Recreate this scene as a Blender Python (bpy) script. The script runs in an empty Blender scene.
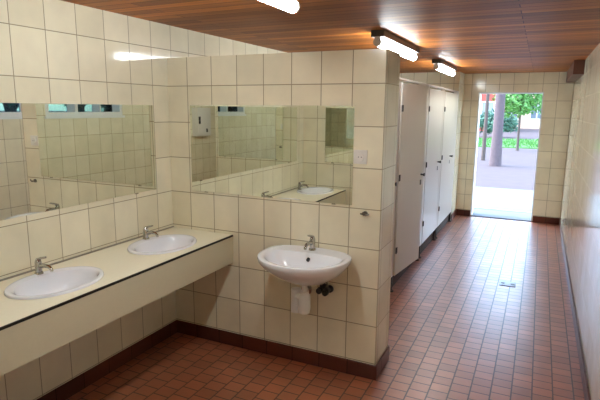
import bpy, bmesh, math, random
from mathutils import Vector, Matrix
random.seed(7)
sc = bpy.context.scene
COL = sc.collection
PI = math.pi

# ------------------------------------------------------------------ materials
def new_mat(name):
    m = bpy.data.materials.new(name); m.use_nodes = True
    nt = m.node_tree; b = nt.nodes['Principled BSDF']
    return m, nt, b
def lin(c):
    return tuple(((v/255)/12.92 if v/255 <= .04045 else ((v/255+.055)/1.055)**2.4) for v in c) + (1,)
def plain(name, rgb, rough=.5, metal=0, noise=0, nscale=30, bump=0, spec=.5, coat=0):
    m, nt, b = new_mat(name)
    b.inputs['Base Color'].default_value = lin(rgb)
    b.inputs['Roughness'].default_value = rough
    b.inputs['Metallic'].default_value = metal
    b.inputs['Specular IOR Level'].default_value = spec
    b.inputs['Coat Weight'].default_value = coat
    tc = nt.nodes.new('ShaderNodeTexCoord')
    if noise or bump:
        n = nt.nodes.new('ShaderNodeTexNoise'); n.inputs['Scale'].default_value = nscale
        n.inputs['Detail'].default_value = 4
        nt.links.new(tc.outputs['Object'], n.inputs['Vector'])
        if noise:
            mx = nt.nodes.new('ShaderNodeMix'); mx.data_type = 'RGBA'
            c = lin(rgb)
            mx.inputs[6].default_value = tuple(v*(1-noise) for v in c[:3])+(1,)
            mx.inputs[7].default_value = tuple(min(1, v*(1+noise)) for v in c[:3])+(1,)
            nt.links.new(n.outputs['Fac'], mx.inputs[0]); nt.links.new(mx.outputs[2], b.inputs['Base Color'])
        if bump:
            bp = nt.nodes.new('ShaderNodeBump'); bp.inputs['Strength'].default_value = bump; bp.inputs['Distance'].default_value = .005
            nt.links.new(n.outputs['Fac'], bp.inputs['Height']); nt.links.new(bp.outputs['Normal'], b.inputs['Normal'])
    return m
def tile(name, c1, c2, cm, ua, va, w, h, pu, pv, mortar, rough, offset=0.0, wob=.15, var=.06, bumpd=.002, spec=.5, mrough=.8, stain=0, freq=2):
    """brick texture laid in the plane of axes ua, va ('X','Y','Z'), joints at pu + i*w and pv + k*h"""
    m, nt, b = new_mat(name)
    N = nt.nodes.new; L = nt.links.new
    tc = N('ShaderNodeTexCoord'); sp = N('ShaderNodeSeparateXYZ'); cb = N('ShaderNodeCombineXYZ')
    L(tc.outputs['Object'], sp.inputs[0])
    for ax, ph, i in ((ua, pu, 0), (va, pv, 1)):
        a = N('ShaderNodeMath'); a.operation = 'SUBTRACT'; a.inputs[1].default_value = ph - 40*(w if i == 0 else h)
        L(sp.outputs[ax], a.inputs[0]); L(a.outputs[0], cb.inputs[i])
    br = N('ShaderNodeTexBrick'); L(cb.outputs[0], br.inputs['Vector'])
    br.offset = offset; br.offset_frequency = freq; br.squash = 1
    br.inputs['Color1'].default_value = lin(c1); br.inputs['Color2'].default_value = lin(c2); br.inputs['Mortar'].default_value = lin(cm)
    br.inputs['Scale'].default_value = 1; br.inputs['Mortar Size'].default_value = mortar/2
    br.inputs['Mortar Smooth'].default_value = .15; br.inputs['Bias'].default_value = 0
    br.inputs['Brick Width'].default_value = w; br.inputs['Row Height'].default_value = h
    n = N('ShaderNodeTexNoise'); n.inputs['Scale'].default_value = 5; n.inputs['Detail'].default_value = 5; L(tc.outputs['Object'], n.inputs['Vector'])
    mr = N('ShaderNodeMapRange'); mr.inputs['From Min'].default_value = .3; mr.inputs['From Max'].default_value = .7
    mr.inputs['To Min'].default_value = 1-var; mr.inputs['To Max'].default_value = 1+var; L(n.outputs['Fac'], mr.inputs['Value'])
    mul = N('ShaderNodeVectorMath'); mul.operation = 'SCALE'; L(br.outputs['Color'], mul.inputs[0]); L(mr.outputs[0], mul.inputs['Scale'])
    L(mul.outputs[0], b.inputs['Base Color'])
    rr = N('ShaderNodeMapRange'); rr.inputs['To Min'].default_value = rough; rr.inputs['To Max'].default_value = mrough
    L(br.outputs['Fac'], rr.inputs['Value']); L(rr.outputs[0], b.inputs['Roughness'])
    b.inputs['Specular IOR Level'].default_value = spec
    inv = N('ShaderNodeMath'); inv.operation = 'SUBTRACT'; inv.inputs[0].default_value = 1; L(br.outputs['Fac'], inv.inputs[1])
    b1 = N('ShaderNodeBump'); b1.inputs['Distance'].default_value = bumpd; b1.inputs['Strength'].default_value = .6; L(inv.outputs[0], b1.inputs['Height'])
    n2 = N('ShaderNodeTexNoise'); n2.inputs['Scale'].default_value = 14; n2.inputs['Detail'].default_value = 2; L(tc.outputs['Object'], n2.inputs['Vector'])
    b2 = N('ShaderNodeBump'); b2.inputs['Distance'].default_value = .004; b2.inputs['Strength'].default_value = wob
    L(n2.outputs['Fac'], b2.inputs['Height']); L(b1.outputs['Normal'], b2.inputs['Normal']); L(b2.outputs['Normal'], b.inputs['Normal'])
    return m

D = 2.8925            # the free-standing partition's face
TW, TH, Z0 = .202, .25, .1065
CW = ((236,230,206), (227,220,193), (156,146,118))
M = {}
M['tile_yz'] = tile('cream_tile_side', *CW, 'Y', 'Z', TW, TH, D+.044, Z0, .005, .09)
M['tile_xz'] = tile('cream_tile_front', *CW, 'X', 'Z', TW, TH, -.032, Z0, .006, .13)
M['tile_xy'] = tile('cream_tile_top', *CW, 'X', 'Y', TW, TH, -.032, D-.01, .006, .15)
M['floor'] = tile('terracotta_floor', (174,104,70), (150,86,58), (74,50,42), 'Y', 'X', .0925, .1155, .02, .075, .009, .37, offset=.5, wob=.3, var=.14, bumpd=.003, mrough=.6, spec=1.0)
fb = M['floor'].node_tree.nodes['Principled BSDF']; fb.inputs['Coat Weight'].default_value = .6; fb.inputs['Coat Roughness'].default_value = .33
M['base_x'] = tile('red_brown_base_x', (92,44,30), (74,34,24), (40,24,20), 'X', 'Z', .20, .5, 0, -.1, .005, .35, var=.15)
M['base_y'] = tile('red_brown_base_y', (92,44,30), (74,34,24), (40,24,20), 'Y', 'Z', .20, .5, 0, -.1, .005, .35, var=.15)
M['counter'] = plain('counter_laminate', (247,243,220), .22, noise=.03, nscale=60)
M['fascia'] = plain('fascia_laminate', (212,205,176), .4, noise=.03, nscale=60)
M['sealant'] = plain('grey_sealant', (150,144,128), .6)
M['gap_shade'] = plain('dark_gap_shade', (58,30,20), .85, noise=.15, nscale=8)  # dark tone imitates the shaded interior seen below the cubicle panels
M['black'] = plain('black_plastic', (24,22,20), .4)
M['ceramic'] = plain('white_ceramic', (240,244,250), .08, coat=.3, noise=.01)
M['chrome'] = plain('chrome', (190,190,188), .15, metal=1)
M['dull_metal'] = plain('dull_metal', (120,116,108), .35, metal=1)
M['white_plastic'] = plain('white_plastic', (228,226,220), .35)
M['stall'] = plain('stall_laminate', (206,200,194), .33, noise=.02, nscale=3, spec=.5)
M['stall_edge'] = plain('stall_aluminium', (196,198,200), .3, metal=.6)
M['dark_metal'] = plain('dark_metal', (66,64,68), .4, metal=.2)
M['housing'] = plain('lamp_housing', (84,76,72), .5)
M['grey_iron'] = plain('drain_iron', (150,150,152), .4, metal=.7)
M['white_frame'] = plain('window_frame_white', (226,230,232), .4)
M['concrete'] = plain('concrete', (96,102,103), .85, noise=.06, nscale=8, bump=.2)
M['gravel'] = plain('gravel', (70,57,57), .95, noise=.2, nscale=3, bump=.6)
M['grass'] = plain('grass', (60,108,42), .9, noise=.25, nscale=6)
M['bark'] = plain('bark', (78,66,70), .9, noise=.25, nscale=9, bump=.8)
M['bark_thin'] = plain('bark_thin', (70,60,56), .9, noise=.2, nscale=9)
M['leaf_a'] = plain('leaf_fresh', (74,124,50), .6, noise=.3, nscale=3)
M['leaf_b'] = plain('leaf_deep', (58,96,76), .6, noise=.3, nscale=3)
M['bld_red'] = plain('building_brick', (140,66,56), .9, noise=.1, nscale=2)
M['bld_cream'] = plain('building_render', (196,172,150), .9, noise=.05, nscale=1)
M['bld_glass'] = plain('building_glass', (96,110,122), .15)
M['roof'] = plain('roof_tile', (150,96,82), .8, noise=.1)
M['green_hedge'] = M['leaf_b']

def wood():
    m, nt, b = new_mat('varnished_ceiling_boards'); N = nt.nodes.new; L = nt.links.new
    tc = N('ShaderNodeTexCoord')
    mp = N('ShaderNodeMapping'); mp.inputs['Location'].default_value = (40, 40.03, 0); L(tc.outputs['Object'], mp.inputs['Vector'])
    br = N('ShaderNodeTexBrick'); L(mp.outputs[0], br.inputs['Vector'])
    br.offset = .37; br.inputs['Scale'].default_value = 1
    br.inputs['Brick Width'].default_value = 3.1; br.inputs['Row Height'].default_value = .095
    br.inputs['Mortar Size'].default_value = .003; br.inputs['Mortar Smooth'].default_value = .3
    br.inputs['Color1'].default_value = lin((194,118,46)); br.inputs['Color2'].default_value = lin((132,74,26)); br.inputs['Mortar'].default_value = lin((60,32,20))
    m2 = N('ShaderNodeMapping'); m2.inputs['Scale'].default_value = (1.2, 34, 1); L(tc.outputs['Object'], m2.inputs['Vector'])
    n = N('ShaderNodeTexNoise'); n.inputs['Scale'].default_value = 1.6; n.inputs['Detail'].default_value = 6; n.inputs['Distortion'].default_value = .6; L(m2.outputs[0], n.inputs['Vector'])
    mr = N('ShaderNodeMapRange'); mr.inputs['From Min'].default_value = .3; mr.inputs['From Max'].default_value = .7
    mr.inputs['To Min'].default_value = .78; mr.inputs['To Max'].default_value = 1.25; L(n.outputs['Fac'], mr.inputs['Value'])
    mul = N('ShaderNodeVectorMath'); mul.operation = 'SCALE'; L(br.outputs['Color'], mul.inputs[0]); L(mr.outputs[0], mul.inputs['Scale'])
    L(mul.outputs[0], b.inputs['Base Color']); b.inputs['Roughness'].default_value = .48; b.inputs['Specular IOR Level'].default_value = .2
    inv = N('ShaderNodeMath'); inv.operation = 'SUBTRACT'; inv.inputs[0].default_value = 1; L(br.outputs['Fac'], inv.inputs[1])
    bp = N('ShaderNodeBump'); bp.inputs['Distance'].default_value = .004; bp.inputs['Strength'].default_value = .7; L(inv.outputs[0], bp.inputs['Height'])
    L(bp.outputs['Normal'], b.inputs['Normal'])
    return m
M['wood'] = wood()
M['wood_box'] = plain('dark_boxing_wood', (92,52,34), .5, noise=.15, nscale=12)

def mirror_mat():
    m, nt, b = new_mat('silvered_glass')
    b.inputs['Base Color'].default_value = (.86,.90,.83,1); b.inputs['Metallic'].default_value = 1
    b.inputs['Roughness'].default_value = .012
    return m
M['mirror'] = mirror_mat()
def glass_mat():
    m, nt, b = new_mat('window_glass'); N = nt.nodes.new; L = nt.links.new
    out = nt.nodes['Material Output']; nt.nodes.remove(b)
    t = N('ShaderNodeBsdfTransparent'); t.inputs[0].default_value = (.26,.36,.42,1)
    g = N('ShaderNodeBsdfGlossy'); g.inputs['Roughness'].default_value = .02
    f = N('ShaderNodeFresnel'); f.inputs[0].default_value = 1.45
    mx = N('ShaderNodeMixShader'); L(f.outputs[0], mx.inputs[0]); L(t.outputs[0], mx.inputs[1]); L(g.outputs[0], mx.inputs[2]); L(mx.outputs[0], out.inputs[0])
    return m
M['glass'] = glass_mat()
def emit(name, col, s):
    m, nt, b = new_mat(name)
    b.inputs['Base Color'].default_value = (.9,.9,.9,1)
    b.inputs['Emission Color'].default_value = col; b.inputs['Emission Strength'].default_value = s
    return m
TUBE = 47
M['tube'] = emit('glowing_tube', (.93,.985,1,1), TUBE)

# ------------------------------------------------------------------ mesh helpers
def box(bm, x0, y0, z0, x1, y1, z1, bev=0, seg=2):
    r = bmesh.ops.create_cube(bm, size=1)
    for v in r['verts']:
        v.co = Vector(((x0+x1)/2 + v.co.x*(x1-x0), (y0+y1)/2 + v.co.y*(y1-y0), (z0+z1)/2 + v.co.z*(z1-z0)))
    if bev:
        es = list({e for v in r['verts'] for e in v.link_edges})
        bmesh.ops.bevel(bm, geom=es, offset=bev, segments=seg, profile=.7, affect='EDGES')
def tube(bm, pts, rads, n=16, cap=True):
    pts = [Vector(p) for p in pts]
    if not isinstance(rads, (list, tuple)): rads = [rads]*len(pts)
    rings = []
    ref = None
    for i, p in enumerate(pts):
        a = pts[max(i-1, 0)]; b = pts[min(i+1, len(pts)-1)]
        t = (b-a).normalized()
        if ref is None:
            ref = t.orthogonal().normalized()
        ref = (ref - t*ref.dot(t)).normalized()
        s = t.cross(ref)
        rings.append([bm.verts.new(p + (ref*math.cos(k*2*PI/n) + s*math.sin(k*2*PI/n))*rads[i]) for k in range(n)])
    for a, b in zip(rings, rings[1:]):
        for k in range(n): bm.faces.new((a[k], a[(k+1) % n], b[(k+1) % n], b[k]))
    if cap:
        bm.faces.new(rings[0][::-1]); bm.faces.new(rings[-1])
def loft(bm, rings, cap0=False, cap1=False):
    vs = [[bm.verts.new(p) for p in r] for r in rings]
    n = len(vs[0])
    for a, b in zip(vs, vs[1:]):
        for k in range(n): bm.faces.new((a[k], a[(k+1) % n], b[(k+1) % n], b[k]))
    if cap0: bm.faces.new(vs[0][::-1])
    if cap1: bm.faces.new(vs[-1])
def obj(name, bm, mat, parent=None, smooth=False, label=None):
    bmesh.ops.recalc_face_normals(bm, faces=bm.faces)
    me = bpy.data.meshes.new(name); bm.to_mesh(me); bm.free()
    me.materials.append(mat)
    if smooth:
        for p in me.polygons: p.use_smooth = True
        try: me.set_sharp_from_angle(angle=math.radians(38))
        except Exception: pass
    o = bpy.data.objects.new(name, me); COL.objects.link(o)
    if parent: o.parent = parent
    if label: o['label'] = label
    return o
def boxo(name, mat, parent, *a, bev=0, label=None):
    bm = bmesh.new(); box(bm, *a, bev=bev); return obj(name, bm, mat, parent, smooth=bev > 0, label=label)
def struct(name, bm, mat, parent=None):
    o = obj(name, bm, mat, parent)
    if not parent: o['kind'] = 'structure'
    return o
def sbox(name, mat, *a):
    bm = bmesh.new(); box(bm, *a); return struct(name, bm, mat)
def thing(name, label, cat, loc=(0,0,0), group=None):
    o = bpy.data.objects.new(name, None); COL.objects.link(o); o.location = loc
    o['label'] = label; o['category'] = cat
    if group: o['group'] = group
    return o
def tag(o, label, cat, group=None, kind=None):
    o['label'] = label; o['category'] = cat
    if group: o['group'] = group
    if kind: o['kind'] = kind
    return o
def dup(root, loc, label, parent=None):
    r = root.copy(); COL.objects.link(r)
    if parent: r.parent = parent
    else:
        r.location = loc
        if label: r['label'] = label
    for ch in [c for c in bpy.data.objects if c.parent == root]:
        dup(ch, None, None, r)
    return r

# ------------------------------------------------------------------ room shell
XR, YE, H = 2.80, 8.48, 2.275
YN, YB = -2.6, .60        # near end of the room, the rear partition's face
XE = 1.585                # the partition's free end
XB = 1.20                 # the rear partition's free end
SX = 1.26                 # front plane of the cubicles
sbox('floor', M['floor'], -.15, YN-.15, -.12, XR+.15, YE+.24, 0)
sbox('ceiling', M['wood'], -.15, YN-.15, H, XR+.15, YE+.24, H+.12)
sbox('wall_left', M['tile_yz'], -.15, YN-.15, 0, 0, YE+.24, H)
sbox('wall_near', M['tile_xz'], 0, YN-.15, 0, XR, YN, H)
# right wall with two high openings
WZ0, WZ1 = 1.60, 2.13
WIN = [(.50, 1.70), (2.68, 3.90)]
bm = bmesh.new()
ys = sorted([v for w in WIN for v in w])
box(bm, XR, YN-.15, 0, XR+.15, YE+.24, WZ0); box(bm, XR, YN-.15, WZ1, XR+.15, YE+.24, H)
edges = [YN-.15] + ys + [YE+.24]
for a, b in zip(edges[0::2], edges[1::2]): box(bm, XR, a, WZ0, XR+.15, b, WZ1)
struct('wall_right', bm, M['tile_yz'])
# far wall with the doorway
DX0, DX1, DZ = 1.487, 2.415, 1.99
bm = bmesh.new()
box(bm, 0, YE, 0, DX0, YE+.24, H); box(bm, DX1, YE, 0, XR, YE+.24, H); box(bm, DX0, YE, DZ, DX1, YE+.24, H)
struct('wall_far', bm, M['tile_xz'])
# partitions
bm = bmesh.new(); box(bm, 0, D, 0, XE, D+.30, 2.05)
o = struct('wall_partition', bm, M['tile_xz'])
o.data.materials.append(M['tile_yz']); o.data.materials.append(M['tile_xy'])
def by_normal(o):
    for p in o.data.polygons:
        n = p.normal
        p.material_index = 1 if abs(n.x) > .5 else (2 if abs(n.z) > .5 else 0)
by_normal(o)
bm = bmesh.new(); box(bm, 0, YB-.12, 0, XB, YB, 2.05)
o = struct('wall_partition_rear', bm, M['tile_xz']); o.data.materials.append(M['tile_yz']); o.data.materials.append(M['tile_xy']); by_normal(o)
# tiled pier closing the cubicle row at the far wall
bm = bmesh.new(); box(bm, 0, 7.98, 0, SX, YE, H)
o = struct('wall_cubicle_end', bm, M['tile_xz']); o.data.materials.append(M['tile_yz']); o.data.materials.append(M['tile_xy']); by_normal(o)
# baseboards
BH = Z0-.006
def base(name, *a, ax='x'):
    bm = bmesh.new(); box(bm, *a, bev=.003, seg=1); return struct(name, bm, M['base_'+ax])
base('baseboard_left', 0, YB, 0, .012, D-.012, BH, ax='y')
base('baseboard_partition', 0, D-.012, 0, XE+.012, D, BH)
base('baseboard_partition_end', XE, D, 0, XE+.012, D+.30, BH, ax='y')
base('baseboard_right', XR-.012, YN, 0, XR, YE, BH, ax='y')
base('baseboard_far_left', SX+.012, YE-.012, 0, DX0, YE, BH)
base('baseboard_far_right', DX1, YE-.012, 0, XR-.012, YE, BH)
base('baseboard_cubicle_end', SX, 7.98, 0, SX+.012, YE, BH, ax='y')
base('baseboard_partition_rear', .012, YB, 0, XB, YB+.012, BH)
# doorway lining and sill
bm = bmesh.new()
box(bm, DX0, YE+.02, .012, DX0+.018, YE+.25, DZ-.018); box(bm, DX1-.018, YE+.02, .012, DX1, YE+.25, DZ-.018); box(bm, DX0, YE+.02, DZ-.018, DX1, YE+.25, DZ)
struct('door_1', bm, M['white_frame'])
sbox('trim_1', M['concrete'], DX0, YE+.02, 0, DX1, YE+.30, .012)

# windows high in the right wall
for i, (a, b) in enumerate(WIN):
    bm = bmesh.new(); f = .045
    x0, x1 = XR+.004, XR+.149
    box(bm, x0, a, WZ0, x1, b, WZ0+f); box(bm, x0, a, WZ1-f, x1, b, WZ1)
    mid = b-.44 if i == 0 else (a+b)/2
    for y in (a, mid-f/2, b-f): box(bm, x0, y, WZ0+f, x1, y+f, WZ1-f)
    box(bm, x0+.005, (a+mid)/2-.01, WZ0+f, x1-.005, (a+mid)/2+.01, WZ1-f)
    w = struct('window_%d' % (i+1), bm, M['white_frame'])
    boxo('window_pane', M['glass'], w, XR+.138, a+f, WZ0+f, XR+.142, b-f, WZ1-f)
    boxo('window_sill', M['white_frame'], w, XR-.02, a-.02, WZ0-.03, XR+.004, b+.02, WZ0)

# ------------------------------------------------------------------ wall mirrors
def mirror(label, rect, axis):
    if axis == 'x':     # on the left wall
        y0, y1, z0, z1 = rect
        t = thing('wall_mirror', label, 'mirror', (0, (y0+y1)/2, z0), 'frameless wall mirrors')
        L = (y1-y0)/2
        p = boxo('glass_plate', M['mirror'], t, 0.0, -L, 0, .006, L, z1-z0)
        for y in (-L*.8, L*.8):
            boxo('mirror_clip', M['chrome'], t, 0, y-.012, -.006, .010, y+.012, .0)
    else:
        x0, x1, z0, z1, y, s = rect
        t = thing('wall_mirror', label, 'mirror', ((x0+x1)/2, y, z0), 'frameless wall mirrors')
        L = (x1-x0)/2
        ya, yb = (-.006, 0) if s < 0 else (0, .006)
        boxo('glass_plate', M['mirror'], t, -L, ya, 0, L, yb, z1-z0)
        for x in (-L*.8, L*.8):
            boxo('mirror_clip', M['chrome'], t, x-.012, ya*1.6, -.006, x+.012, yb*1.6, 0)
    return t
mirror('long frameless mirror on the left wall above the twin-basin counter', (.78, 2.725, 1.142, 1.723), 'x')
mirror('frameless mirror on the partition above the single wall-hung washbasin', (.19, 1.40, 1.125, 1.728, D, -1), 'y')
mirror('frameless mirror on the rear partition, seen only as a reflection', (.27, 1.16, 1.125, 1.735, YB, 1), 'y')

# ------------------------------------------------------------------ counter with inset basins
CY0, CY1, CXF, CZ = YB+.013, D-.001, .520, .834
t = thing('washbasin_counter', 'long cream counter with black edge strip along the left wall', 'counter', (.002, (CY0+CY1)/2, 0))
Y0, Y1 = CY0-(CY0+CY1)/2, CY1-(CY0+CY1)/2
YC = (CY0+CY1)/2
BAS = [(.272, 1.662), (.270, 2.465), (.272, .860)]
BRX, BRY = .190, .248
def counter_top():
    bm = bmesh.new()
    # slab with oval holes: grid of bands between basins
    n = 40
    def ov(cx, cy, z): return [(cx+(BRX-.02)*math.cos(k*2*PI/n), cy+(BRY-.02)*math.sin(k*2*PI/n), z) for k in range(n)]
    cuts = []
    ysorted = sorted(BAS, key=lambda b: b[1])
    bands = []
    prev = CY0
    for i, (cx, cy) in enumerate(ysorted):
        a = max(cy-.30, CY0) if i else CY0; b = min(cy+.30, CY1)
        if a > prev+1e-4: box(bm, .0, prev-YC, CZ-.03, CXF, a-YC, CZ)
        # band a..b with hole
        for z, flip in ((CZ, False), (CZ-.03, True)):
            inner = [bm.verts.new((x, y-YC, z)) for x, y, _ in ov(cx, cy, z)]
            outer = []
            for k in range(n):
                dx, dy = math.cos(k*2*PI/n)*BRX, math.sin(k*2*PI/n)*BRY
                ts = []
                if dx > 1e-9: ts.append((CXF-cx)/dx)
                if dx < -1e-9: ts.append((0-cx)/dx)
                if dy > 1e-9: ts.append((b-cy)/dy)
                if dy < -1e-9: ts.append((a-cy)/dy)
                s = min(ts); outer.append(bm.verts.new((cx+dx*s, cy+dy*s-YC, z)))
            for k in range(n):
                bm.faces.new((inner[k], inner[(k+1) % n], outer[(k+1) % n], outer[k]))
            # corners
            for (X, Y) in ((CXF, b), (0, b), (0, a), (CXF, a)):
                c = bm.verts.new((X, Y-YC, z))
                best = None
                for k in range(n):
                    p, q = outer[k].co, outer[(k+1) % n].co
                    if (abs(p.x-X) < 1e-6) != (abs(q.x-X) < 1e-6) and (abs(p.y-(Y-YC)) < 1e-6) != (abs(q.y-(Y-YC)) < 1e-6):
                        best = k
                if best is not None: bm.faces.new((outer[best], outer[(best+1) % n], c))
            if z == CZ: top_in = inner
            else:
                for k in range(n): bm.faces.new((top_in[k], top_in[(k+1) % n], inner[(k+1) % n], inner[k]))
        box(bm, CXF-.0005, a-YC, CZ-.03, CXF, b-YC, CZ)
        prev = b
    if prev < CY1-1e-4: box(bm, 0, prev-YC, CZ-.03, CXF, CY1-YC, CZ)
    return bm
obj('countertop', counter_top(), M['counter'], t)
boxo('edge_strip', M['black'], t, CXF, Y0, CZ-.012, CXF+.006, Y1, CZ+.001, label='black edge strip')
boxo('fascia', M['fascia'], t, CXF-.022, Y0, .634, CXF+.005, Y1, CZ-.012)
boxo('splash_bead', M['sealant'], t, .0, Y0, CZ, .008, Y1, CZ+.008)
for y in (Y0+.3, 0, Y1-.25):
    boxo('bracket', M['dark_metal'], t, .0, y-.015, .60, .45, y+.015, .635)

def faucet(parent, loc, dirv, s=1.0):
    """pillar mixer: body, spout towards dirv, lever on top"""
    lx, ly, lz = loc; d = Vector(dirv)
    bm = bmesh.new()
    tube(bm, [(lx,ly,lz), (lx,ly,lz+.012*s)], [.027*s, .024*s], 20)
    tube(bm, [(lx,ly,lz+.01*s), (lx,ly,lz+.075*s), (lx,ly,lz+.085*s)], [.020*s, .021*s, .017*s], 20)
    P = Vector((lx,ly,lz+.05*s))
    tube(bm, [P, P+d*.05*s+Vector((0,0,.012*s)), P+d*.10*s+Vector((0,0,.010*s)), P+d*.118*s+Vector((0,0,-.006*s)), P+d*.12*s+Vector((0,0,-.018*s))], [.014*s,.013*s,.012*s,.011*s,.010*s], 14)
    f = obj('faucet', bm, M['chrome'], parent, True)
    bm = bmesh.new()
    T = Vector((lx,ly,lz+.084*s))
    tube(bm, [T, T+Vector((0,0,.016*s))], [.019*s,.012*s], 16)
    tube(bm, [T+Vector((0,0,.010*s)), T+d*.03*s+Vector((0,0,.022*s)), T+d*.075*s+Vector((0,0,.034*s))], [.009*s,.008*s,.006*s], 10)
    obj('lever', bm, M['chrome'], f, True)
    return f

def inset_basin(label, cx, cy):
    t = thing('inset_washbasin', label, 'washbasin', (cx, cy, CZ), 'oval washbasins set into the counter')
    n = 48
    def r(fx, fy, z, ox=0): return [(ox+fx*math.cos(k*2*PI/n), fy*math.sin(k*2*PI/n), z) for k in range(n)]
    bm = bmesh.new()
    prof = [(1,1,.001),(1,1,.006),(.985,.985,.011),(.95,.955,.013),(.90,.91,.012)]
    rings = [r(BRX*a, BRY*b, z) for a, b, z in prof]
    inner = [(.83,.86,.005,.012),(.79,.83,-.01,.014),(.74,.78,-.04,.014),(.66,.69,-.075,.012),(.50,.52,-.105,.008),(.28,.28,-.122,.004),(.115,.09,-.127,0)]
    rings += [r(BRX*a, BRY*b, z, o) for a, b, z, o in inner]
    outer = [(.12,.10,-.135,0),(.32,.32,-.132,.004),(.54,.56,-.115,.008),(.70,.73,-.083,.012),(.79,.82,-.045,.012),(.84,.86,-.005,0),(.86,.88,.001,0)]
    loft(bm, rings)
    loft(bm, [r(BRX*a, BRY*b, z, o) for a, b, z, o in outer])
    obj('bowl', bm, M['ceramic'], t, True)
    bm = bmesh.new(); tube(bm, [(0,0,-.129),(0,0,-.123),(0,0,-.122)], [.022,.022,.017], 20); obj('drain', bm, M['chrome'], t, True)
    bm = bmesh.new()
    tube(bm, [(BRX*.70,0,-.035),(BRX*.72,0,-.035)], .009, 12); obj('overflow', bm, M['black'], t, True)
    faucet(t, (-BRX+.016, .035, .010), (1,0,0), .82)
    bm = bmesh.new(); tube(bm, [(0,0,-.135),(0,0,-.22),(-.02,0,-.25),(-.08,0,-.26),(-.26,0,-.26)], .018, 12); obj('waste_pipe', bm, M['white_plastic'], t, True)
    return t
b0 = inset_basin('white oval basin set into the counter, the one nearer the camera', *BAS[0])
b1 = dup(b0, (BAS[1][0], BAS[1][1], CZ), 'white oval basin set into the counter, beside the partition corner')
b2 = dup(b0, (BAS[2][0], BAS[2][1], CZ), 'white oval basin at the near end of the counter, outside the left edge')

# ------------------------------------------------------------------ wall-hung washbasin on the partition
SXC, SZ = 1.168, .822
t = thing('wall_washbasin', 'white wall-hung washbasin with bare waste trap on the partition', 'washbasin', (SXC, D, SZ))
t.scale = (.93, 1, 1)
def dring(a, bf, bb, z, yc=-.20, n=56):
    out = []
    for k in range(n):
        th = k*2*PI/n; c, s = math.cos(th), math.sin(th)
        x = a*math.copysign(abs(c)**.92, c)
        y = yc + (bb*abs(s)**.55 if s > 0 else -bf*abs(s)**1.0)
        out.append((x, y, z))
    return out
bm = bmesh.new()
rings = [ # from the underside up, over the rim and down inside
 dring(.055,.05,.14,-.185,-.15), dring(.10,.085,.145,-.178,-.15), dring(.17,.15,.150,-.150,-.155), dring(.235,.205,.165,-.105,-.17),
 dring(.280,.245,.185,-.062,-.19), dring(.302,.262,.196,-.030,-.20), dring(.308,.268,.198,-.010,-.20), dring(.306,.266,.198,0,-.20), dring(.298,.260,.194,.004,-.20),
 dring(.275,.240,.185,.002,-.20), dring(.262,.222,.085,-.004,-.20), dring(.252,.212,.076,-.020,-.20), dring(.225,.188,.066,-.055,-.20),
 dring(.175,.145,.055,-.095,-.20), dring(.095,.075,.04,-.125,-.20), dring(.024,.024,.024,-.133,-.20)]
loft(bm, rings, cap0=True)
obj('basin', bm, M['ceramic'], t, True)
bm = bmesh.new(); tube(bm, [(0,-.20,-.140),(0,-.20,-.131)], [.026,.026], 20); obj('drain', bm, M['dull_metal'], t, True)
bm = bmesh.new(); tube(bm, [(0,-.128,-.040),(0,-.142,-.046)], .012, 14); obj('overflow', bm, M['black'], t, True)
faucet(t, (-.005, -.062, .002), (0,-1,0), .92)
# bottle trap in white plastic, waste arm and the two stop valves
bm = bmesh.new()
tube(bm, [(0,-.185,-.175),(0,-.185,-.235)], .019, 16)
tube(bm, [(0,-.185,-.232),(0,-.185,-.250)], [.030,.030], 18)
tr = obj('waste_pipe', bm, M['white_plastic'], t, True)
bm = bmesh.new()
tube(bm, [(0,-.185,-.250),(0,-.185,-.262),(0,-.185,-.350),(0,-.185,-.372),(0,-.185,-.380)], [.032,.040,.042,.036,.022], 22)
tube(bm, [(-.004,-.185,-.275),(-.060,-.175,-.275),(-.072,-.16,-.275),(-.072,-.15,-.280)], .024, 16)
tube(bm, [(-.072,-.165,-.235),(-.072,-.165,-.385)], [.034,.034], 18)
tube(bm, [(-.072,-.16,-.29),(-.072,-.001,-.29)], .018, 14)
obj('bottle_trap', bm, M['white_plastic'], t, True)
bm = bmesh.new()
tube(bm, [(0,-.012,-.29),(0,0,-.29)], [.04,.04], 20); o = obj('wall_rosette', bm, M['chrome'], t, True); o.location = (-.072,0,0)
for vx, vz in ((.060,-.255),(.105,-.262)):
    bm = bmesh.new()
    tube(bm, [(vx,0,vz),(vx,-.012,vz)], [.026,.024], 16)
    tube(bm, [(vx,-.01,vz),(vx,-.06,vz)], .012, 12)
    tube(bm, [(vx,-.05,vz-.012),(vx,-.05,vz+.03)], .012, 12)
    v = obj('stop_valve', bm, M['dark_metal'], t, True)
    bm = bmesh.new(); tube(bm, [(vx,-.06,vz),(vx,-.072,vz),(vx,-.095,vz)], [.012,.022,.020], 10); obj('valve_knob', bm, M['black'], v, True)
    bm = bmesh.new(); tube(bm, [(vx,-.05,vz+.028),(vx,-.06,vz+.07),(.01+vx*.2,-.085,-.14),(vx*.15,-.072,-.03)], .006, 8); obj('supply_hose', bm, M['dull_metal'], t, True)

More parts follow.
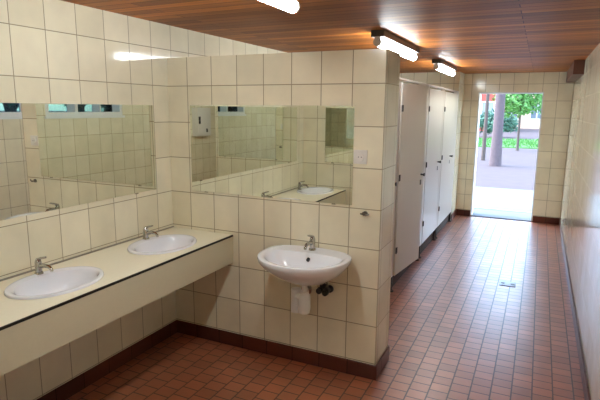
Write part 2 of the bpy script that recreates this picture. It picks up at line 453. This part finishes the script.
# ------------------------------------------------------------------ small fittings on the partition
t = thing('wall_socket', 'small white wall socket on the partition, right of the mirror', 'wall socket', (1.447, D, 1.425))
boxo('cover_plate', M['white_plastic'], t, -.042, -.012, -.042, .042, 0, .042, bev=.004)
bm = bmesh.new(); tube(bm, [(0,-.012,0),(0,-.018,0)], [.026,.024], 24); r = obj('socket_insert', bm, M['white_plastic'], t, True)
bm = bmesh.new(); tube(bm, [(-.009,-.0185,0),(-.009,-.0180,0)], .003, 8); tube(bm, [(.009,-.0185,0),(.009,-.0180,0)], .003, 8); obj('contact_hole', bm, M['black'], r)
def hook(label, x, y, z, s, axis='y'):
    t = thing('wall_hook', label, 'hook', (x, y, z))
    bm = bmesh.new(); tube(bm, [(0,0,0),(0,-.008,0)], [.016,.015], 16); obj('hook_plate', bm, M['dull_metal'], t, True)
    bm = bmesh.new(); tube(bm, [(0,-.006,0),(0,-.035,-.004),(0,-.045,.008),(0,-.045,.018)], .005, 8)
    tube(bm, [(-.028,-.012,-.002),(0,-.014,-.004),(.028,-.012,-.002)], .005, 8); obj('prong', bm, M['dull_metal'], t, True)
    return t
hook('small grey metal hook low on the partition, right of the basin', 1.487, D, 1.080, 1)

# white dispenser on the rear partition (mirror reflections only)
t = thing('towel_dispenser', 'white towel dispenser with black slot on the right wall, reflected in the partition mirror', 'dispenser', (XR-.001, -1.2, 1.25))
boxo('body', M['white_plastic'], t, -.12, -.19, 0, 0, .17, .46, bev=.012)
boxo('viewing_slot', M['black'], t, -.124, .10, .20, -.119, .15, .32)
boxo('lock', M['black'], t, -.124, -.09, .06, -.119, -.05, .12)

# ------------------------------------------------------------------ toilet cubicles
CUB = [(3.205, 4.44, 'white toilet cubicle hidden right behind the tiled partition', 3.75, .65),
       (4.45, 5.675, 'first white toilet cubicle visible beyond the tiled partition, its door slightly ajar', 4.52, .69),
       (5.685, 6.70, 'middle white toilet cubicle of the row along the corridor', 5.79, .80),
       (6.71, 7.975, 'last white toilet cubicle, closest to the bright doorway', 6.80, .72)]
PZ0, PZ1 = .15, 1.965
for i, (a, b, lab, dy, dw) in enumerate(CUB):
    t = thing('toilet_cubicle', lab, 'toilet cubicle', (SX, a, 0), 'toilet cubicles along the corridor')
    L = b-a; d0 = dy-a; d1 = d0+dw
    bm = bmesh.new(); box(bm, -.024, 0, PZ0, 0, d0-.004, PZ1, bev=.002, seg=1); obj('front_panel', bm, M['stall'], t)
    if d1+.004 < L-.01:
        bm = bmesh.new(); box(bm, -.024, d1+.004, PZ0, 0, L, PZ1, bev=.002, seg=1); obj('front_panel', bm, M['stall'], t)
    bm = bmesh.new(); box(bm, -.022, 0, PZ0+.003, .003, dw, PZ1-.02, bev=.003, seg=2)
    dr = obj('door', bm, M['stall'], t); dr.location = (0, d0, 0)
    if i == 1: dr.rotation_euler = (0, 0, -math.radians(6.5)); dr.location.x = .012; dr['label'] = 'white door standing ajar'
    # rounded top rail
    bm = bmesh.new(); box(bm, -.030, 0, PZ1, .006, L, PZ1+.022, bev=.006); obj('top_rail', bm, M['stall'], t)
    boxo('divider', M['stall'], t, -SX+.003, L-.024, PZ0, -.026, L-.002, PZ1)
    for hz in (.40, 1.09, 1.72):
        bm = bmesh.new(); hy = .004
        tube(bm, [(.008, hy, hz-.03), (.008, hy, hz+.03)], .007, 10)
        box(bm, .003, hy, hz-.028, .007, hy+.035, hz+.028)
        obj('hinge', bm, M['dark_metal'], dr, True)
    ky = dw-.07
    bm = bmesh.new(); tube(bm, [(.003,ky,1.06),(.030,ky,1.06)], [.010,.008], 12); tube(bm, [(.028,ky,1.06),(.042,ky,1.06),(.046,ky,1.06)], [.012,.019,.014], 16)
    obj('knob', bm, M['dark_metal'], dr, True)
    boxo('latch_plate', M['dark_metal'], dr, .003, ky-.018, .955, .007, ky+.018, 1.005, bev=.001)
    for fy in (.05, L-.05):
        bm = bmesh.new(); tube(bm, [(-.012, fy, 0.0),(-.012, fy, .012),(-.012, fy, .014),(-.012, fy, PZ0)], [.028,.028,.014,.014], 14)
        obj('foot', bm, M['dark_metal'], t, True)
# matte block under the cubicle fronts, its dark colour standing for the gap's shade
bm = bmesh.new(); box(bm, SX-.12, 3.205, 0, SX-.03, 7.975, .145); struct('gap_shade_block', bm, M['gap_shade'])

# ------------------------------------------------------------------ ceiling lights
def ceiling_light(label, y0, y1, x=1.285):
    t = thing('ceiling_light', label, 'ceiling light', (x, (y0+y1)/2, H), 'fluorescent ceiling lights in a row')
    L = (y1-y0)/2
    bm = bmesh.new(); box(bm, -.050, -L, -.048, .050, L, 0, bev=.005); obj('housing', bm, M['housing'], t)
    bm = bmesh.new()
    tube(bm, [(0,-L+.02,-.084),(0,L-.02,-.084)], .030, 20)
    obj('diffuser', bm, M['tube'], t, True)
    for s in (-1, 1):
        bm = bmesh.new(); tube(bm, [(0,s*(L-.018),-.084),(0,s*(L-.002),-.084)], .031, 20); box(bm, -.02, s*L-.02 if s > 0 else -L, -.07, .02, L if s > 0 else -L+.02, -.045)
        obj('end_cap', bm, M['white_plastic'], t, True)
    return t
ceiling_light('glowing strip light nearest the camera, cut by the top edge', 1.12, 2.30)
ceiling_light('glowing strip light over the end of the tiled partition', 3.67, 4.85)
ceiling_light('glowing strip light farthest away, above the cubicles', 5.95, 7.15)
ceiling_light('glowing strip light behind the camera', -1.05, .13)

# ------------------------------------------------------------------ boxing, floor drain
boxo('pipe_boxing', M['wood_box'], None, 2.69, 6.60, 2.12, XR-.001, YE-.001, H-.001, bev=.003)
o = bpy.data.objects['pipe_boxing']; tag(o, 'dark wooden boxing under the ceiling at the far right corner', 'boxing')
t = thing('floor_drain', 'small square floor drain in the corridor tiles', 'drain', (2.245, 5.235, 0))
boxo('grate', M['grey_iron'], t, -.075, -.075, 0, .075, .075, .004, bev=.001)
for sx in (-.045, .045):
    bm = bmesh.new(); tube(bm, [(sx,0,.0035),(sx,0,.0050)], .020, 14); obj('grate_hole', bm, M['black'], t)

# ------------------------------------------------------------------ outside
gz = -.03
bm = bmesh.new(); box(bm, -150, YE+.26, gz-.2, 200, 200, gz); box(bm, XR+.17, -150, gz-.2, 200, YE+.26, gz)
o = obj('gravel_yard', bm, M['gravel']); o['kind'] = 'structure'
sbox('path', M['concrete'], .2, YE+.30, gz, 3.8, 12.0, -.005)
t = thing('threshold_drain', 'grey channel drain crossing the concrete path outside the doorway', 'drain', (1.95, 9.32, -.005))
bm = bmesh.new()
box(bm, -.62, -.055, 0, -.60, .055, .008); box(bm, .60, -.055, 0, .62, .055, .008)
for k in range(-30, 31): box(bm, k*.02-.006, -.055, 0, k*.02+.006, .055, .006)
obj('grate', bm, M['grey_iron'], t)
boxo('channel', M['dark_metal'], t, -.62, -.06, -.001, .62, .06, .001)
# grass, tufted mesh
bm = bmesh.new()
for k in range(9000):
    x = random.uniform(-3, 14); y = random.uniform(26, 33.5); h = random.uniform(.06, .16); a = random.uniform(0, PI)
    dx, dy = math.cos(a)*.04, math.sin(a)*.04
    v = [bm.verts.new((x-dx, y-dy, gz)), bm.verts.new((x+dx, y+dy, gz)), bm.verts.new((x+random.uniform(-.04,.04), y, gz+h))]
    bm.faces.new(v)
box(bm, -3, 26, gz-.02, 14, 33.5, gz+.04)
o = obj('grass', bm, M['grass']); tag(o, 'strip of green lawn across the yard behind the thin tree', 'grass', kind='stuff')

def leaves(bm, c, rx, ry, rz, n, size):
    for k in range(n):
        while True:
            p = Vector((random.uniform(-1,1), random.uniform(-1,1), random.uniform(-1,1)))
            if .25 < p.length < 1: break
        lump = .82 + .18*math.sin(5*p.x+3*p.z)*math.cos(4*p.y)
        q = Vector((c[0]+p.x*rx*lump, c[1]+p.y*ry*lump, c[2]+p.z*rz*lump))
        u = Vector((random.gauss(0,1), random.gauss(0,1), random.gauss(0,1))).normalized()
        w = u.orthogonal().normalized(); s = size*random.uniform(.6, 1.3)
        vs = [bm.verts.new(q-u*s), bm.verts.new(q+w*s*.5), bm.verts.new(q+u*s), bm.verts.new(q-w*s*.5)]
        bm.faces.new(vs)
def tree(name, label, loc, r, h, crown, mat, bark, n, size, group=None, lean=0):
    t = thing(name, label, 'tree', loc, group)
    bm = bmesh.new()
    pts = [(lean*k/8, .06*math.sin(k*1.3), h*k/8) for k in range(9)]
    tube(bm, pts, [r*(1.25 if k == 0 else 1.05-.055*k) for k in range(9)], 14)
    tk = obj('trunk', bm, bark, t, True)
    bm = bmesh.new()
    for k in range(6):
        a = k*PI/3+.4; z = h*(.72+.04*k)
        tube(bm, [(lean*.8,0,z), (lean*.8+math.cos(a)*crown[0]*.35, math.sin(a)*crown[1]*.35, z+crown[2]*.35), (lean*.8+math.cos(a)*crown[0]*.7, math.sin(a)*crown[1]*.7, z+crown[2]*.5)], [r*.45, r*.28, r*.1], 8)
    obj('branch', bm, bark, t, True)
    bm = bmesh.new(); leaves(bm, (lean, 0, crown[3]), crown[0], crown[1], crown[2], n, size)
    obj('crown', bm, mat, t)
    return t
tree('large_tree', 'thick grey tree trunk standing just outside the doorway', (1.19, 17.2, gz), .155, 10.5, (1.6, .75, 1.4, 11.4), M['leaf_b'], M['bark'], 3500, .14)
tree('large_tree', 'thinner dark trunk left of the thick grey trunk', (.655, 18.9, gz), .06, 11, (1.3, .6, 1.3, 12.4), M['leaf_b'], M['bark_thin'], 2200, .14)
tree('young_tree', 'young tree with fresh green crown on a thin trunk', (1.55, 24.4, gz), .055, 2.4, (1.25, 1.25, 1.05, 2.35), M['leaf_a'], M['bark_thin'], 2600, .085)
tree('young_tree', 'pale green tree right of the young tree, further back', (2.75, 35.0, gz), .07, 2.8, (1.1, 1.3, 1.2, 3.6), M['leaf_a'], M['bark_thin'], 2000, .10)
tree('bushy_tree', 'dark bushy tree low behind the thinner trunk', (-.35, 36.0, gz), .12, 1.0, (1.9, 1.2, .9, 1.0), M['leaf_b'], M['bark_thin'], 2000, .12)
# trees outside the high side windows (seen in the mirrors)
for k, (x, y, s) in enumerate([(8, -3.4, 1.1), (8.6, -.7, 1.2), (8.0, 1.9, 1.1), (8.7, 4.6, 1.2), (8.2, 7.4, 1.1)]):
    tree('bushy_tree', ['bushy tree outside the side windows, nearest the rear end', 'bushy tree outside the first side window', 'bushy tree outside the second side window', 'bushy tree outside beyond the second side window', 'bushy tree outside near the far right corner'][k],
         (x, y, gz), .14*s, 1.9*s, (1.25*s, 1.25*s, 1.15*s, 2.5*s), M['leaf_b'], M['bark_thin'], 800, .12, 'bushy trees outside the side windows')

def building(name, label, x0, y0, x1, y1, h, wall, wins, storeys, wz=1.2, ww=1.1, wh=1.3):
    t = thing(name, label, 'building', ((x0+x1)/2, y0, gz))
    W = (x1-x0)/2
    boxo('facade', wall, t, -W, 0, 0, W, y1-y0, h)
    bm = bmesh.new()
    vs = [bm.verts.new(p) for p in ((-W-.4,-.5,h),(W+.4,-.5,h),(W+.4,y1-y0+.5,h),(-W-.4,y1-y0+.5,h),(-W-.4,(y1-y0)/2,h+2.6),(W+.4,(y1-y0)/2,h+2.6))]
    for f in ((0,1,5,4),(2,3,4,5),(0,4,3),(1,2,5),(0,3,2,1)): bm.faces.new([vs[k] for k in f])
    obj('roof', bm, M['roof'], t)
    for s in range(storeys):
        for k in range(wins):
            x = -W + (k+.5)*2*W/wins; z = wz + s*2.8
            bm = bmesh.new()
            for a in ((-ww/2-.08,-ww/2),(ww/2,ww/2+.08),(-.04,.04)): box(bm, x+a[0], -.06, z, x+a[1], 0, z+wh)
            box(bm, x-ww/2-.08, -.07, z-.08, x+ww/2+.08, 0, z); box(bm, x-ww/2-.08, -.06, z+wh, x+ww/2+.08, 0, z+wh+.08)
            f = obj('window', bm, M['white_frame'], t)
            boxo('pane', M['bld_glass'], f, x-ww/2, -.02, z, x+ww/2, -.005, z+wh)
    return t
building('house', 'red brick building with white windows behind the trunks', -17, 47, -.7, 52, 8.4, M['bld_red'], 7, 3, 1.0, .95, 1.45)
building('house', 'pale cream building beyond the lawn, right of the trunks', -1.6, 56, 15, 65, 5.2, M['bld_cream'], 7, 1, 1.0)

# ------------------------------------------------------------------ world, sun, camera
w = bpy.data.worlds.new('sky'); sc.world = w; w.use_nodes = True
nt = w.node_tree; bg = nt.nodes['Background']
sky = nt.nodes.new('ShaderNodeTexSky'); sky.sky_type = 'NISHITA'; sky.sun_disc = False
sky.sun_elevation = math.radians(48); sky.sun_rotation = math.radians(270); sky.air_density = 1.2; sky.dust_density = 1.0
nt.links.new(sky.outputs[0], bg.inputs['Color']); bg.inputs['Strength'].default_value = 2.4
sd = bpy.data.lights.new('sun', 'SUN'); sd.energy = 2.4; sd.angle = math.radians(1.2); sd.color = (1,.96,.9)
so = bpy.data.objects.new('sun', sd); COL.objects.link(so)
so.rotation_euler = Vector((.8, .02, -.75)).to_track_quat('-Z', 'Y').to_euler()

cam = bpy.data.cameras.new('camera'); co = bpy.data.objects.new('camera', cam); COL.objects.link(co)
cx, cz, yaw, pitch, roll, F = 2.4119, 1.7055, .4418, .1791, .0089, 502.17
f = Vector((-math.sin(yaw)*math.cos(pitch), math.cos(yaw)*math.cos(pitch), -math.sin(pitch)))
r = Vector((math.cos(yaw), math.sin(yaw), 0)); u = r.cross(f)
r2 = math.cos(roll)*r + math.sin(roll)*u; u2 = -math.sin(roll)*r + math.cos(roll)*u
mw = Matrix((r2, u2, -f)).transposed().to_4x4(); mw.translation = Vector((cx, 0, cz))
co.matrix_world = mw
cam.sensor_width = 36; cam.lens = F/600*36; cam.clip_start = .02; cam.clip_end = 300
sc.camera = co
sc.view_settings.view_transform = 'Standard'; sc.view_settings.look = 'None'
sc.view_settings.exposure = .1; sc.view_settings.gamma = 1; sc.view_settings.use_curve_mapping = False
sc.cycles.max_bounces = 10; sc.cycles.glossy_bounces = 8; sc.cycles.transparent_max_bounces = 12; sc.cycles.diffuse_bounces = 5
